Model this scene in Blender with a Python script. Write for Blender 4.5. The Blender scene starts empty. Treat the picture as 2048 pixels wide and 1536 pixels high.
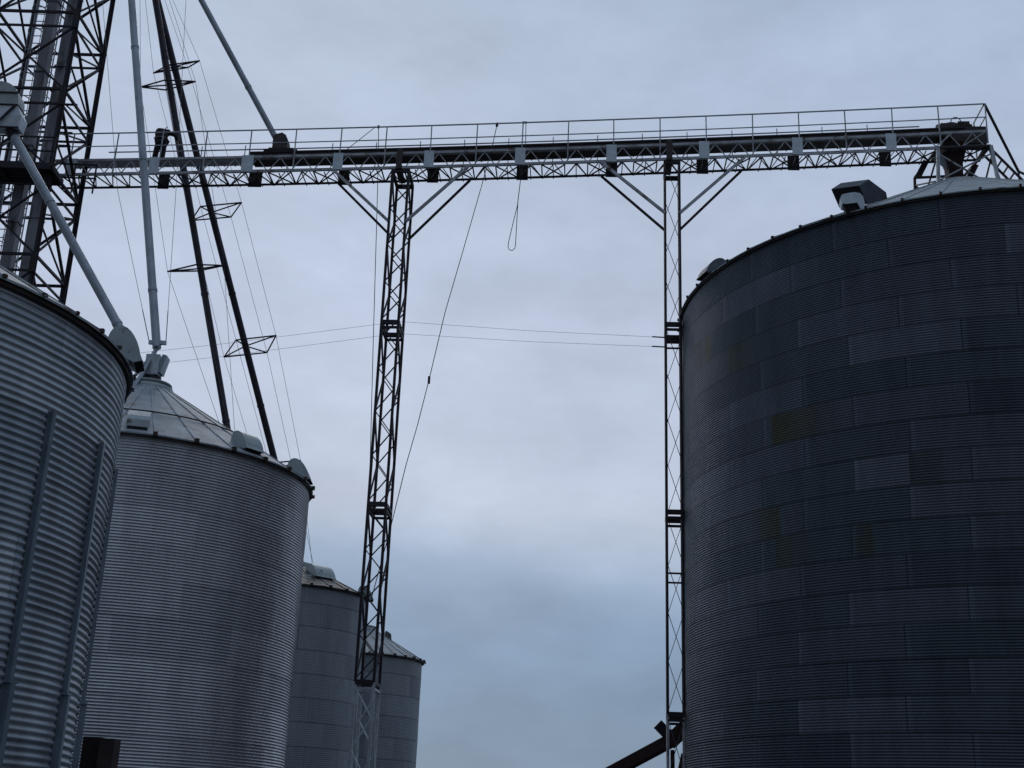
import bpy, bmesh, math, random
import numpy as np
from mathutils import Vector, Matrix
random.seed(7)
S = bpy.context.scene
C = S.collection
PI = math.pi

# ------------------------------------------------------------------ camera
F, PITCH, ROLL, EYE = 2580.6, .3343, .0408, 1.6
cp, sp, cr, sr = math.cos(PITCH), math.sin(PITCH), math.cos(ROLL), math.sin(ROLL)
FW = Vector((0, cp, sp)); U0 = Vector((0, -sp, cp)); R0 = Vector((1, 0, 0))
RT = cr * R0 + sr * U0; UP = -sr * R0 + cr * U0
cam = bpy.data.cameras.new('camera'); co = bpy.data.objects.new('camera', cam); C.objects.link(co)
M = Matrix.Identity(4)
for i in range(3):
    M[i][0], M[i][1], M[i][2] = RT[i], UP[i], -FW[i]
M[2][3] = EYE
co.matrix_world = M
cam.sensor_width = 36; cam.lens = F / 2048 * 36; cam.clip_end = 6000; cam.clip_start = .1
S.camera = co

# ------------------------------------------------------------------ world and sun (overcast dusk)
W = bpy.data.worlds.new('World'); S.world = W; W.use_nodes = True
SUN_EL, SUN_AZ = math.radians(38), math.radians(-12)      # behind the cloud, ahead of the camera
def world():
    nt = W.node_tree; N = nt.nodes; L = nt.links; N.clear()
    out = N.new('ShaderNodeOutputWorld')
    sky = N.new('ShaderNodeTexSky'); sky.sky_type = 'NISHITA'; sky.sun_disc = False
    sky.sun_elevation = SUN_EL; sky.sun_rotation = SUN_AZ
    b1 = N.new('ShaderNodeBackground'); b1.inputs[1].default_value = .08; L.new(sky.outputs[0], b1.inputs[0])
    tc = N.new('ShaderNodeTexCoord')
    sep = N.new('ShaderNodeSeparateXYZ'); L.new(tc.outputs['Generated'], sep.inputs[0])
    def math_(op, a, b=None, c=None):
        n = N.new('ShaderNodeMath'); n.operation = op
        for i, v in enumerate((a, b, c)):
            if v is None: continue
            if isinstance(v, (int, float)): n.inputs[i].default_value = v
            else: L.new(v, n.inputs[i])
        return n.outputs[0]
    def noise(scale, sx, sy, sz, detail=4, off=(0, 0, 0), rough=.5):
        mp = N.new('ShaderNodeMapping'); mp.inputs['Scale'].default_value = (sx, sy, sz); mp.inputs['Location'].default_value = off
        L.new(tc.outputs['Generated'], mp.inputs[0])
        n = N.new('ShaderNodeTexNoise'); n.inputs['Scale'].default_value = scale; n.inputs['Detail'].default_value = detail
        n.inputs['Roughness'].default_value = rough
        L.new(mp.outputs[0], n.inputs['Vector']); return n.outputs['Fac']
    n1 = noise(2.6, 1, 1, 2.6, 5, (3.1, 0.4, 1.2)); n2 = noise(6, 1, 1, 2.4, 6, (0, 5, 2), .55); n3 = noise(1.3, 1, 1, 1.4, 2, (7, 1, 4))
    z = math_('ADD', sep.outputs['Z'], math_('MULTIPLY', math_('SUBTRACT', n1, .5), .20))
    ramp = N.new('ShaderNodeValToRGB'); L.new(z, ramp.inputs[0])
    def lin(c): return tuple(((x / 255 + .055) / 1.055) ** 2.4 for x in c) + (1,)
    stops = [(.0, (116, 138, 166)), (.07, (122, 145, 172)), (.13, (130, 152, 180)), (.19, (152, 172, 197)), (.25, (186, 196, 215)),
             (.36, (182, 193, 215)), (.47, (174, 188, 211)), (.62, (166, 184, 208)), (1, (150, 168, 192))]
    e = ramp.color_ramp.elements
    e[0].position, e[0].color = stops[0][0], lin(stops[0][1]); e[1].position, e[1].color = stops[-1][0], lin(stops[-1][1])
    for p, c in stops[1:-1]:
        k = e.new(p); k.color = lin(c)
    g = math_('ADD', math_('MULTIPLY', math_('SUBTRACT', n2, .5), .52), math_('MULTIPLY', math_('SUBTRACT', n3, .5), .34))
    n5 = noise(15, 1, 1, 1.9, 6, (2, 1, 9), .62)
    g = math_('ADD', g, math_('MULTIPLY', math_('SUBTRACT', n5, .5), .22))
    g = math_('ADD', g, 1.0)
    # the sky is brightest where the last light is, ahead of the camera, and dull behind it
    fr = N.new('ShaderNodeMapRange'); fr.interpolation_type = 'SMOOTHSTEP'
    L.new(sep.outputs['Y'], fr.inputs[0]); fr.inputs[1].default_value = -.5; fr.inputs[2].default_value = .75
    fr.inputs[3].default_value = .37; fr.inputs[4].default_value = 1.0
    up = N.new('ShaderNodeMapRange'); up.interpolation_type = 'SMOOTHSTEP'
    L.new(sep.outputs['Z'], up.inputs[0]); up.inputs[1].default_value = .45; up.inputs[2].default_value = .95
    up.inputs[3].default_value = .0; up.inputs[4].default_value = 1.1
    g = math_('MULTIPLY', g, math_('MAXIMUM', fr.outputs[0], up.outputs[0]))
    rx = N.new('ShaderNodeMapRange'); rx.interpolation_type = 'SMOOTHSTEP'; L.new(sep.outputs['X'], rx.inputs[0])
    rx.inputs[1].default_value = .45; rx.inputs[2].default_value = .95; rx.inputs[3].default_value = 1.; rx.inputs[4].default_value = .7
    g = math_('MULTIPLY', g, rx.outputs[0])
    b2 = N.new('ShaderNodeBackground'); L.new(ramp.outputs[0], b2.inputs[0]); L.new(g, b2.inputs[1])
    mx = N.new('ShaderNodeMixShader'); mx.inputs[0].default_value = .93
    L.new(b1.outputs[0], mx.inputs[1]); L.new(b2.outputs[0], mx.inputs[2]); L.new(mx.outputs[0], out.inputs[0])
world()
sl = bpy.data.lights.new('sun', 'SUN'); sl.energy = .5; sl.angle = math.radians(25); sl.color = (1, .95, .9)
so = bpy.data.objects.new('sun', sl); C.objects.link(so)
sd = Vector((math.sin(SUN_AZ) * math.cos(SUN_EL), math.cos(SUN_AZ) * math.cos(SUN_EL), math.sin(SUN_EL)))
so.rotation_euler = sd.to_track_quat('Z', 'Y').to_euler()
S.view_settings.view_transform = 'Standard'; S.view_settings.look = 'None'
S.view_settings.exposure = 0; S.view_settings.gamma = 1

# ------------------------------------------------------------------ helpers
def at(px, py, Y):
    d = FW + RT * ((px - 1024) / F) - UP * ((py - 768) / F)
    d = d * (Y / d.y); return Vector((d.x, d.y, d.z + EYE))
def proj(P):
    v = Vector(P) - Vector((0, 0, EYE)); w = v.dot(FW)
    return 1024 + F * v.dot(RT) / w, 768 - F * v.dot(UP) / w
def on_line(A, B, py):                      # the point of a 3-D line seen at image height py
    lo, hi = 0., 1.
    for _ in range(40):
        m = (lo + hi) / 2
        if proj(A.lerp(B, m))[1] < py: lo = m
        else: hi = m
    return A.lerp(B, lo)

class MB:
    def __init__(s): s.v = []; s.f = []; s.sm = []
    def add(s, v, f, smooth=False):
        b = len(s.v); s.v += [tuple(x) for x in v]; s.f += [tuple(b + i for i in q) for q in f]; s.sm += [smooth] * len(f)
    def frame(s, p, q, up=(0, 0, 1)):
        d = (q - p).normalized(); up = Vector(up)
        if abs(d.dot(up)) > .98: up = Vector((0, 1, 0)) if abs(d.y) < .9 else Vector((1, 0, 0))
        x = d.cross(up).normalized(); y = x.cross(d).normalized(); return d, x, y
    def bar(s, p, q, w, h=None, up=(0, 0, 1)):
        p = Vector(p); q = Vector(q); h = h or w; d, x, y = s.frame(p, q, up)
        a, b = x * w / 2, y * h / 2
        v = [p - a - b, p + a - b, p + a + b, p - a + b, q - a - b, q + a - b, q + a + b, q - a + b]
        s.add(v, [(0, 1, 2, 3), (7, 6, 5, 4), (0, 4, 5, 1), (1, 5, 6, 2), (2, 6, 7, 3), (3, 7, 4, 0)]); return s
    def angle(s, p, q, w, t=.008, up=(0, 0, 1), sx=1, sy=1):       # an L section
        p = Vector(p); q = Vector(q); d, x, y = s.frame(p, q, up); x = x * sx; y = y * sy
        s.bar(p + x * (w / 2), q + x * (w / 2), w, t, up)
        s.bar(p + y * (w / 2 + t / 2), q + y * (w / 2 + t / 2), t, w, up); return s
    def tube(s, p, q, r, r2=None, n=12, cap=True):
        p = Vector(p); q = Vector(q); r2 = r if r2 is None else r2; d, x, y = s.frame(p, q)
        v = [p + (x * math.cos(2 * PI * i / n) + y * math.sin(2 * PI * i / n)) * r for i in range(n)]
        v += [q + (x * math.cos(2 * PI * i / n) + y * math.sin(2 * PI * i / n)) * r2 for i in range(n)]
        s.add(v, [(i, (i + 1) % n, n + (i + 1) % n, n + i) for i in range(n)], True)
        if cap: s.add(v[:n], [tuple(range(n))[::-1]]); s.add(v[n:], [tuple(range(n))])
        return s
    def path(s, pts, r, n=6):
        for a, b in zip(pts[:-1], pts[1:]): s.tube(a, b, r, n=n, cap=False)
        return s
    def box(s, c, sx, sy, sz, X=(1, 0, 0), Y=(0, 1, 0), Z=(0, 0, 1)):
        c = Vector(c); X = Vector(X) * sx / 2; Y = Vector(Y) * sy / 2; Z = Vector(Z) * sz / 2
        v = [c - X - Y - Z, c + X - Y - Z, c + X + Y - Z, c - X + Y - Z, c - X - Y + Z, c + X - Y + Z, c + X + Y + Z, c - X + Y + Z]
        s.add(v, [(3, 2, 1, 0), (4, 5, 6, 7), (0, 1, 5, 4), (1, 2, 6, 5), (2, 3, 7, 6), (3, 0, 4, 7)]); return s
    def prism(s, poly, off, smooth=False):                          # polygon (3-D points) extruded by a vector
        n = len(poly); off = Vector(off); v = [Vector(p) for p in poly] + [Vector(p) + off for p in poly]
        s.add(v, [tuple(range(n))[::-1], tuple(range(n, 2 * n))]); s.add(v, [(i, (i + 1) % n, n + (i + 1) % n, n + i) for i in range(n)], smooth); return s
    def build(s, name, m, parent=None, origin=None):
        me = bpy.data.meshes.new(name)
        me.from_pydata(s.v, [], s.f); me.polygons.foreach_set('use_smooth', s.sm); me.update()
        o = bpy.data.objects.new(name, me); C.objects.link(o); me.materials.append(m)
        if parent: o.parent = parent; o.matrix_parent_inverse = Matrix.Translation(parent.location).inverted() if parent.parent is None else Matrix.Identity(4)
        if parent and parent.parent is not None:
            o.matrix_parent_inverse = (Matrix.Translation(root_of(parent).location)).inverted() if parent.type == 'EMPTY' else Matrix.Identity(4)
            if parent.type == 'MESH': o.parent = parent; o.matrix_parent_inverse = Matrix.Identity(4)
        return o
def root_of(o):
    while o.parent: o = o.parent
    return o
def thing(name, label, cat, loc=(0, 0, 0), group=None, kind=None):
    o = bpy.data.objects.new(name, None); C.objects.link(o); o.location = loc; o.empty_display_size = .2
    if label: o['label'] = label
    if cat: o['category'] = cat
    if group: o['group'] = group
    if kind: o['kind'] = kind
    return o
def tag(o, label, cat, group=None):
    o['label'] = label; o['category'] = cat
    if group: o['group'] = group
    return o

# ------------------------------------------------------------------ materials
def mat(name, col, rough=.6, metal=0., var=.25, scale=3., stretch=(1, 1, 1), rust=0., rustcol=(.08, .035, .02), bump=0.):
    m = bpy.data.materials.new(name); m.use_nodes = True; nt = m.node_tree; N = nt.nodes; L = nt.links
    b = N['Principled BSDF']; b.inputs['Roughness'].default_value = rough; b.inputs['Metallic'].default_value = metal
    tc = N.new('ShaderNodeTexCoord'); mp = N.new('ShaderNodeMapping'); mp.inputs['Scale'].default_value = stretch
    L.new(tc.outputs['Object'], mp.inputs[0])
    n = N.new('ShaderNodeTexNoise'); n.inputs['Scale'].default_value = scale; n.inputs['Detail'].default_value = 5; n.inputs['Roughness'].default_value = .6
    L.new(mp.outputs[0], n.inputs['Vector'])
    r = N.new('ShaderNodeValToRGB'); L.new(n.outputs['Fac'], r.inputs[0])
    e = r.color_ramp.elements; e[0].position = .3; e[1].position = .7
    e[0].color = tuple(c * (1 - var) for c in col) + (1,); e[1].color = tuple(min(1, c * (1 + var)) for c in col) + (1,)
    last = r.outputs[0]
    if rust:
        n2 = N.new('ShaderNodeTexNoise'); n2.inputs['Scale'].default_value = scale * 1.7; n2.inputs['Detail'].default_value = 6
        L.new(mp.outputs[0], n2.inputs['Vector'])
        r2 = N.new('ShaderNodeValToRGB'); L.new(n2.outputs['Fac'], r2.inputs[0])
        r2.color_ramp.elements[0].position = .62 - rust * .3; r2.color_ramp.elements[1].position = .72 - rust * .2
        mx = N.new('ShaderNodeMixRGB'); L.new(r2.outputs[0], mx.inputs[0]); L.new(last, mx.inputs[1]); mx.inputs[2].default_value = rustcol + (1,)
        last = mx.outputs[0]
    L.new(last, b.inputs['Base Color'])
    if bump:
        bp = N.new('ShaderNodeBump'); bp.inputs['Strength'].default_value = bump; bp.inputs['Distance'].default_value = .01
        L.new(n.outputs['Fac'], bp.inputs['Height']); L.new(bp.outputs[0], b.inputs['Normal'])
    return m

def wall_pt(px, py, c, R):
    d = FW + RT * ((px - 1024) / F) - UP * ((py - 768) / F); a = d.x * d.x + d.y * d.y; b = -2 * (d.x * c[0] + d.y * c[1]); cc = c[0] ** 2 + c[1] ** 2 - R * R
    t = (-b - math.sqrt(max(0, b * b - 4 * a * cc))) / (2 * a); return math.atan2(d.y * t - c[1], d.x * t - c[0]), d.z * t + EYE
def stain(x0, x1, y, ring, col, st):       # runs from the sheet edge at x0 fading towards x1, one sheet ring high
    a, z = wall_pt(x0, y, (14.181, 37.277), 8.89); a2, _ = wall_pt(x1, y, (14.181, 37.277), 8.89); r = math.floor(z / .813)
    return (a, a2, r * .813 + .02, (r + ring) * .813 - .01, col, st)
STAINS = [stain(1421, 1385, 690, 1, (.085, .06, .03), .9), stain(1543, 1700, 842, 1, (.06, .058, .02), .95), stain(1457, 1530, 710, 1, (.05, .055, .035), .8),
          stain(1560, 1500, 1020, 1, (.055, .055, .025), .85), stain(1745, 1700, 1055, 1, (.05, .05, .03), .8),
          stain(1820, 2000, 960, 1, (.03, .035, .03), .7), stain(1550, 1640, 1100, 1, (.05, .06, .04), .7), stain(1420, 1440, 1110, 1, (.03, .04, .05), .7)]
def panel_mat(name, cols, npan, ring, rough, metal, seam=.5, lapk=.12, odd=None, streak=.3, u0=0.):
    """corrugated sheets bolted in staggered rings: every sheet has its own tone"""
    m = bpy.data.materials.new(name); m.use_nodes = True; nt = m.node_tree; N = nt.nodes; L = nt.links
    b = N['Principled BSDF']
    def mth(op, a, c=None, d=None):
        n = N.new('ShaderNodeMath'); n.operation = op
        for i, v in enumerate((a, c, d)):
            if v is None: continue
            if isinstance(v, (int, float)): n.inputs[i].default_value = v
            else: L.new(v, n.inputs[i])
        return n.outputs[0]
    tc = N.new('ShaderNodeTexCoord'); sp_ = N.new('ShaderNodeSeparateXYZ'); L.new(tc.outputs['Object'], sp_.inputs[0])
    th = mth('ARCTAN2', sp_.outputs['Y'], sp_.outputs['X'])
    v = mth('DIVIDE', sp_.outputs['Z'], ring); row = mth('FLOOR', v)
    u = mth('ADD', mth('MULTIPLY', th, npan / (2 * PI)), mth('ADD', mth('ADD', mth('MULTIPLY', mth('MODULO', row, 2), .5), mth('MULTIPLY', mth('SINE', mth('MULTIPLY', row, 12.9)), .09)), 100 + u0))
    uf = mth('FRACT', u); vf = mth('FRACT', v)
    cx = N.new('ShaderNodeCombineXYZ'); L.new(mth('MODULO', mth('FLOOR', u), npan), cx.inputs[0]); L.new(row, cx.inputs[1])
    wn = N.new('ShaderNodeTexWhiteNoise'); wn.noise_dimensions = '2D'; L.new(cx.outputs[0], wn.inputs['Vector'])
    r = N.new('ShaderNodeValToRGB'); L.new(wn.outputs['Value'], r.inputs[0]); r.color_ramp.interpolation = 'LINEAR'
    e = r.color_ramp.elements
    e[0].position = 0; e[0].color = tuple(cols[0]) + (1,); e[1].position = 1; e[1].color = tuple(cols[-1]) + (1,)
    for i, c in enumerate(cols[1:-1]):
        k = e.new((i + 1) / (len(cols) - 1)); k.color = tuple(c) + (1,)
    last = r.outputs[0]
    if odd:                                                          # a few sheets stained brown or olive from one edge
        for t0, t1, z0, z1, col, st in STAINS:
            inz = mth('MULTIPLY', mth('GREATER_THAN', sp_.outputs['Z'], z0), mth('LESS_THAN', sp_.outputs['Z'], z1))
            f = N.new('ShaderNodeMapRange'); L.new(th, f.inputs[0]); f.inputs[1].default_value = t0; f.inputs[2].default_value = t1
            f.inputs[3].default_value = st; f.inputs[4].default_value = 0.; f.clamp = True
            ina = mth('GREATER_THAN', th, min(t0, t1)) ; inb = mth('LESS_THAN', th, max(t0, t1))
            mk = mth('MULTIPLY', mth('MULTIPLY', inz, mth('MULTIPLY', ina, inb)), f.outputs[0])
            mx = N.new('ShaderNodeMixRGB'); L.new(mk, mx.inputs[0]); L.new(last, mx.inputs[1]); mx.inputs[2].default_value = col + (1,); last = mx.outputs[0]
    mp = N.new('ShaderNodeMapping'); mp.inputs['Scale'].default_value = (1, 1, .18); L.new(tc.outputs['Object'], mp.inputs[0])
    n = N.new('ShaderNodeTexNoise'); n.inputs['Scale'].default_value = 2.2; n.inputs['Detail'].default_value = 7; n.inputs['Roughness'].default_value = .65
    L.new(mp.outputs[0], n.inputs['Vector'])
    k = mth('ADD', mth('MULTIPLY', mth('SUBTRACT', n.outputs['Fac'], .5), streak * 2), 1)
    # seams: a dark hairline and the lapped strip beside it
    s1 = mth('LESS_THAN', uf, .012); s2 = mth('LESS_THAN', vf, .035)
    lap = mth('LESS_THAN', uf, .05)
    k = mth('MULTIPLY', k, mth('SUBTRACT', 1, mth('MULTIPLY', mth('MAXIMUM', s1, s2), seam)))
    k = mth('MULTIPLY', k, mth('ADD', 1, mth('MULTIPLY', lap, lapk)))
    mm = N.new('ShaderNodeVectorMath'); mm.operation = 'SCALE'; L.new(last, mm.inputs[0]); L.new(k, mm.inputs['Scale'])
    L.new(mm.outputs[0], b.inputs['Base Color'])
    n4 = N.new('ShaderNodeTexNoise'); n4.inputs['Scale'].default_value = 9; n4.inputs['Detail'].default_value = 4; L.new(tc.outputs['Object'], n4.inputs['Vector'])
    L.new(mth('ADD', mth('MULTIPLY', n4.outputs['Fac'], .25), rough - .12), b.inputs['Roughness'])
    b.inputs['Metallic'].default_value = metal
    return m

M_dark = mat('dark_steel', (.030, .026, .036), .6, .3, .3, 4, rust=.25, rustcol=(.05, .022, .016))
M_galv = mat('galvanised_steel', (.48, .51, .55), .5, .4, .25, 6)
M_chord = mat('weathered_galvanised_steel', (.46, .47, .50), .6, .3, .3, 2.5, rust=.15, rustcol=(.16, .12, .1))
M_rail = mat('galvanised_handrail', (.38, .41, .46), .5, .4, .3, 4)
M_plate = mat('pale_galvanised_plate', (.66, .73, .78), .55, .3, .15, 5)
M_spout = mat('spout_steel', (.30, .33, .37), .42, .55, .3, 1.6, (1, 1, .5))
M_pipe = mat('dark_pipe', (.055, .047, .064), .5, .4, .35, 2, rust=.2, rustcol=(.06, .03, .022))
M_trough = mat('brown_trough_steel', (.075, .062, .06), .65, .2, .3, 2, (1, 1, 3), rust=.35, rustcol=(.05, .034, .028))
M_deck = mat('grating_deck', (.52, .52, .56), .7, .2, .35, 5, (1, 3, 1))
M_hood = mat('pale_hood_metal', (.40, .45, .46), .5, .3, .15, 3, rust=.05)
M_black = mat('mouth_shade_and_boot_black', (.008, .008, .009), .9)  # near black: painted shade of the vent mouths, and the boots
M_roof = mat('bin_roof_sheet', (.32, .36, .39), .62, .15, .26, 1.8, rust=.08, rustcol=(.2, .17, .15))
M_roof_d = mat('old_bin_roof_sheet', (.30, .35, .37), .6, .15, .25, 1.2, rust=.12, rustcol=(.14, .13, .12))
M_roof_rust = mat('patchy_roof_sheet', (.30, .32, .33), .6, .1, .3, 2.2, rust=1.0, rustcol=(.022, .018, .017))
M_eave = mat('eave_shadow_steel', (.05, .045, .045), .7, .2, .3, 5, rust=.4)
M_wire = mat('guy_wire_steel', (.12, .13, .15), .5, .6)
M_rope = mat('rope_fibre', (.06, .065, .075), .9)
M_rust = mat('rusty_beam', (.035, .014, .012), .8, .1, .4, 3)
M_stiff = mat('stiffener_steel', (.22, .27, .32), .45, .5, .2, 3)
M_cloth = mat('black_work_jacket', (.009, .009, .011), .9); M_trs = mat('dark_trousers', (.014, .013, .018), .9)
M_skin = mat('skin', (.30, .17, .12), .6); M_strap = mat('harness_webbing', (.34, .36, .36), .8)
M_ground = mat('gravel_ground', (.045, .043, .04), .95, 0, .4, 3, bump=.4)
M_w1 = panel_mat('near_bin_wall', [(.36, .40, .45), (.46, .50, .55), (.40, .44, .49), (.50, .54, .58)], 10, .813, .50, .55, .22, .08, streak=.5)
M_w2 = panel_mat('middle_bin_wall', [(.50, .51, .54), (.62, .62, .65), (.56, .56, .59)], 10, .813, .42, .78, .05, 0., streak=.34)
M_w3 = panel_mat('far_bin_wall', [(.31, .34, .38), (.42, .45, .49), (.35, .39, .43)], 12, .813, .65, .15, .5, .12, streak=.3)
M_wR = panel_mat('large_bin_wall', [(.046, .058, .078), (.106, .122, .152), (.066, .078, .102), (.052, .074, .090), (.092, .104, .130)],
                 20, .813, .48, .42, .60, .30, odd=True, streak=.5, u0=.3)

# ------------------------------------------------------------------ ground
g = MB(); g.add([(-3000, -3000, 0), (3000, -3000, 0), (3000, 3000, 0), (-3000, 3000, 0)], [(0, 1, 2, 3)])
go = g.build('ground', M_ground); go['kind'] = 'structure'

# ------------------------------------------------------------------ grain bins
def corr_wall(parent, R, H, pitch, amp, seg, nth, m):
    nw = int(H / pitch * seg); z = np.linspace(0, H, nw + 1)
    th = np.linspace(0, 2 * PI, nth, endpoint=False); rg = np.random.default_rng(int(R * 100))
    row = np.floor(z / .813).astype(int); npl = max(9, round(2 * PI * R / 2.83)); sc = min(1, amp / .0075); u = th * npl / (2 * PI)
    dent = rg.normal(0, .0022 * sc, (row.max() + 2, npl)); tilt = rg.normal(0, .0032 * sc, (row.max() + 2, npl)); av = rg.uniform(.82, 1.12, (row.max() + 2, npl))
    uu = u[None] + (row[:, None] % 2) * .5; pi_ = np.floor(uu).astype(int) % npl; uf = uu % 1
    wob = sum(a_ * np.sin(k_ * th[None] + q_ * z[:, None] + p_) for a_, k_, q_, p_ in zip((.0035, .0025, .002, .0015), (7, 13, 23, 41), (1.1, -2.3, 3.1, 5.7), rg.uniform(0, 6, 4)))
    rr = R + amp * av[row[:, None], pi_] * np.sin(2 * PI * z / pitch)[:, None] - amp * .32 * ((z / .813) % 1)[:, None] + dent[row[:, None], pi_] + tilt[row[:, None], pi_] * (uf - .5) + wob
    X = rr * np.cos(th)[None]; Y = rr * np.sin(th)[None]; Z = np.repeat(z[:, None], nth, 1)
    v = np.stack([X, Y, Z], 2).reshape(-1, 3)
    i = np.arange(nw)[:, None] * nth; j = np.arange(nth)[None]; j2 = (j + 1) % nth
    f = np.stack([i + j, i + j2, i + nth + j2, i + nth + j], 2).reshape(-1, 4)
    me = bpy.data.meshes.new('wall'); me.vertices.add(len(v)); me.vertices.foreach_set('co', v.ravel().astype('f'))
    me.loops.add(f.size); me.loops.foreach_set('vertex_index', f.ravel().astype('i'))
    me.polygons.add(len(f)); me.polygons.foreach_set('loop_start', np.arange(0, f.size, 4, dtype='i'))
    me.polygons.foreach_set('use_smooth', np.ones(len(f), bool)); me.update(calc_edges=True)
    me.materials.append(m); o = bpy.data.objects.new('wall', me); C.objects.link(o); o.parent = parent; return o

def hood(parent, name, ang, rr, zr, slope, w, ln, h, m, style='round', label=None, yaw=0.):
    """a roof vent: profile in the radial plane, open towards the eave. Local to the bin."""
    er = Vector((math.sin(ang), -math.cos(ang), 0)); et = Vector((math.cos(ang), math.sin(ang), 0))
    if yaw: er, et = er * math.cos(yaw) + et * math.sin(yaw), et * math.cos(yaw) - er * math.sin(yaw)
    ang_r = Vector((math.sin(ang), -math.cos(ang), 0))
    base = ang_r * rr + Vector((0, 0, zr))
    down = -math.tan(slope)
    def P(a, b): return base + er * a + Vector((0, 0, b + down * a)) - et * (w / 2)
    if style == 'round':
        prof = [(-ln * .5, -.06)] + [(ln * (-.5 + .5 * (1 - math.cos(t)) * 1.0), h * math.sin(t)) for t in [i * PI / 14 for i in range(1, 13)]] + [(ln * .53, h * .30)]
        under = [(ln * .30, .02)]
    elif style == 'gable':
        prof = [(-ln * .5, -.06), (-ln * .42, h * .55), (-ln * .02, h), (ln * .42, h * .72), (ln * .5, h * .3)]
        under = [(ln * .28, -.04)]
    else:
        prof = [(-ln * .5, -.06), (-ln * .45, h * .8), (-ln * .3, h), (ln * .35, h), (ln * .47, h * .78), (ln * .5, h * .22)]
        under = [(ln * .5, .0)]
    poly = [P(*p) for p in prof + under]
    mb = MB(); mb.prism(poly, et * w, False); o = mb.build(name, m, None); o.parent = parent
    a, b = P(*prof[-1]), P(*under[0])
    # black plate painting the shade inside the mouth, between the lip and the curb, set 1 cm proud, with a rim
    q = MB(); n = (b - a).cross(et).normalized()
    if n.dot(er + Vector((0, 0, -.6))) < 0: n = -n
    i1, i2 = a.lerp(b, .06), a.lerp(b, .96)
    q.prism([i1 + et * (w * .06) + n * .003, i2 + et * (w * .06) + n * .003, i2 + et * (w * .94) + n * .003, i1 + et * (w * .94) + n * .003], n * .012)
    k = q.build('vent_mouth_shade', M_black, None); k.parent = o
    if label: o['label'] = label
    return o

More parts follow.
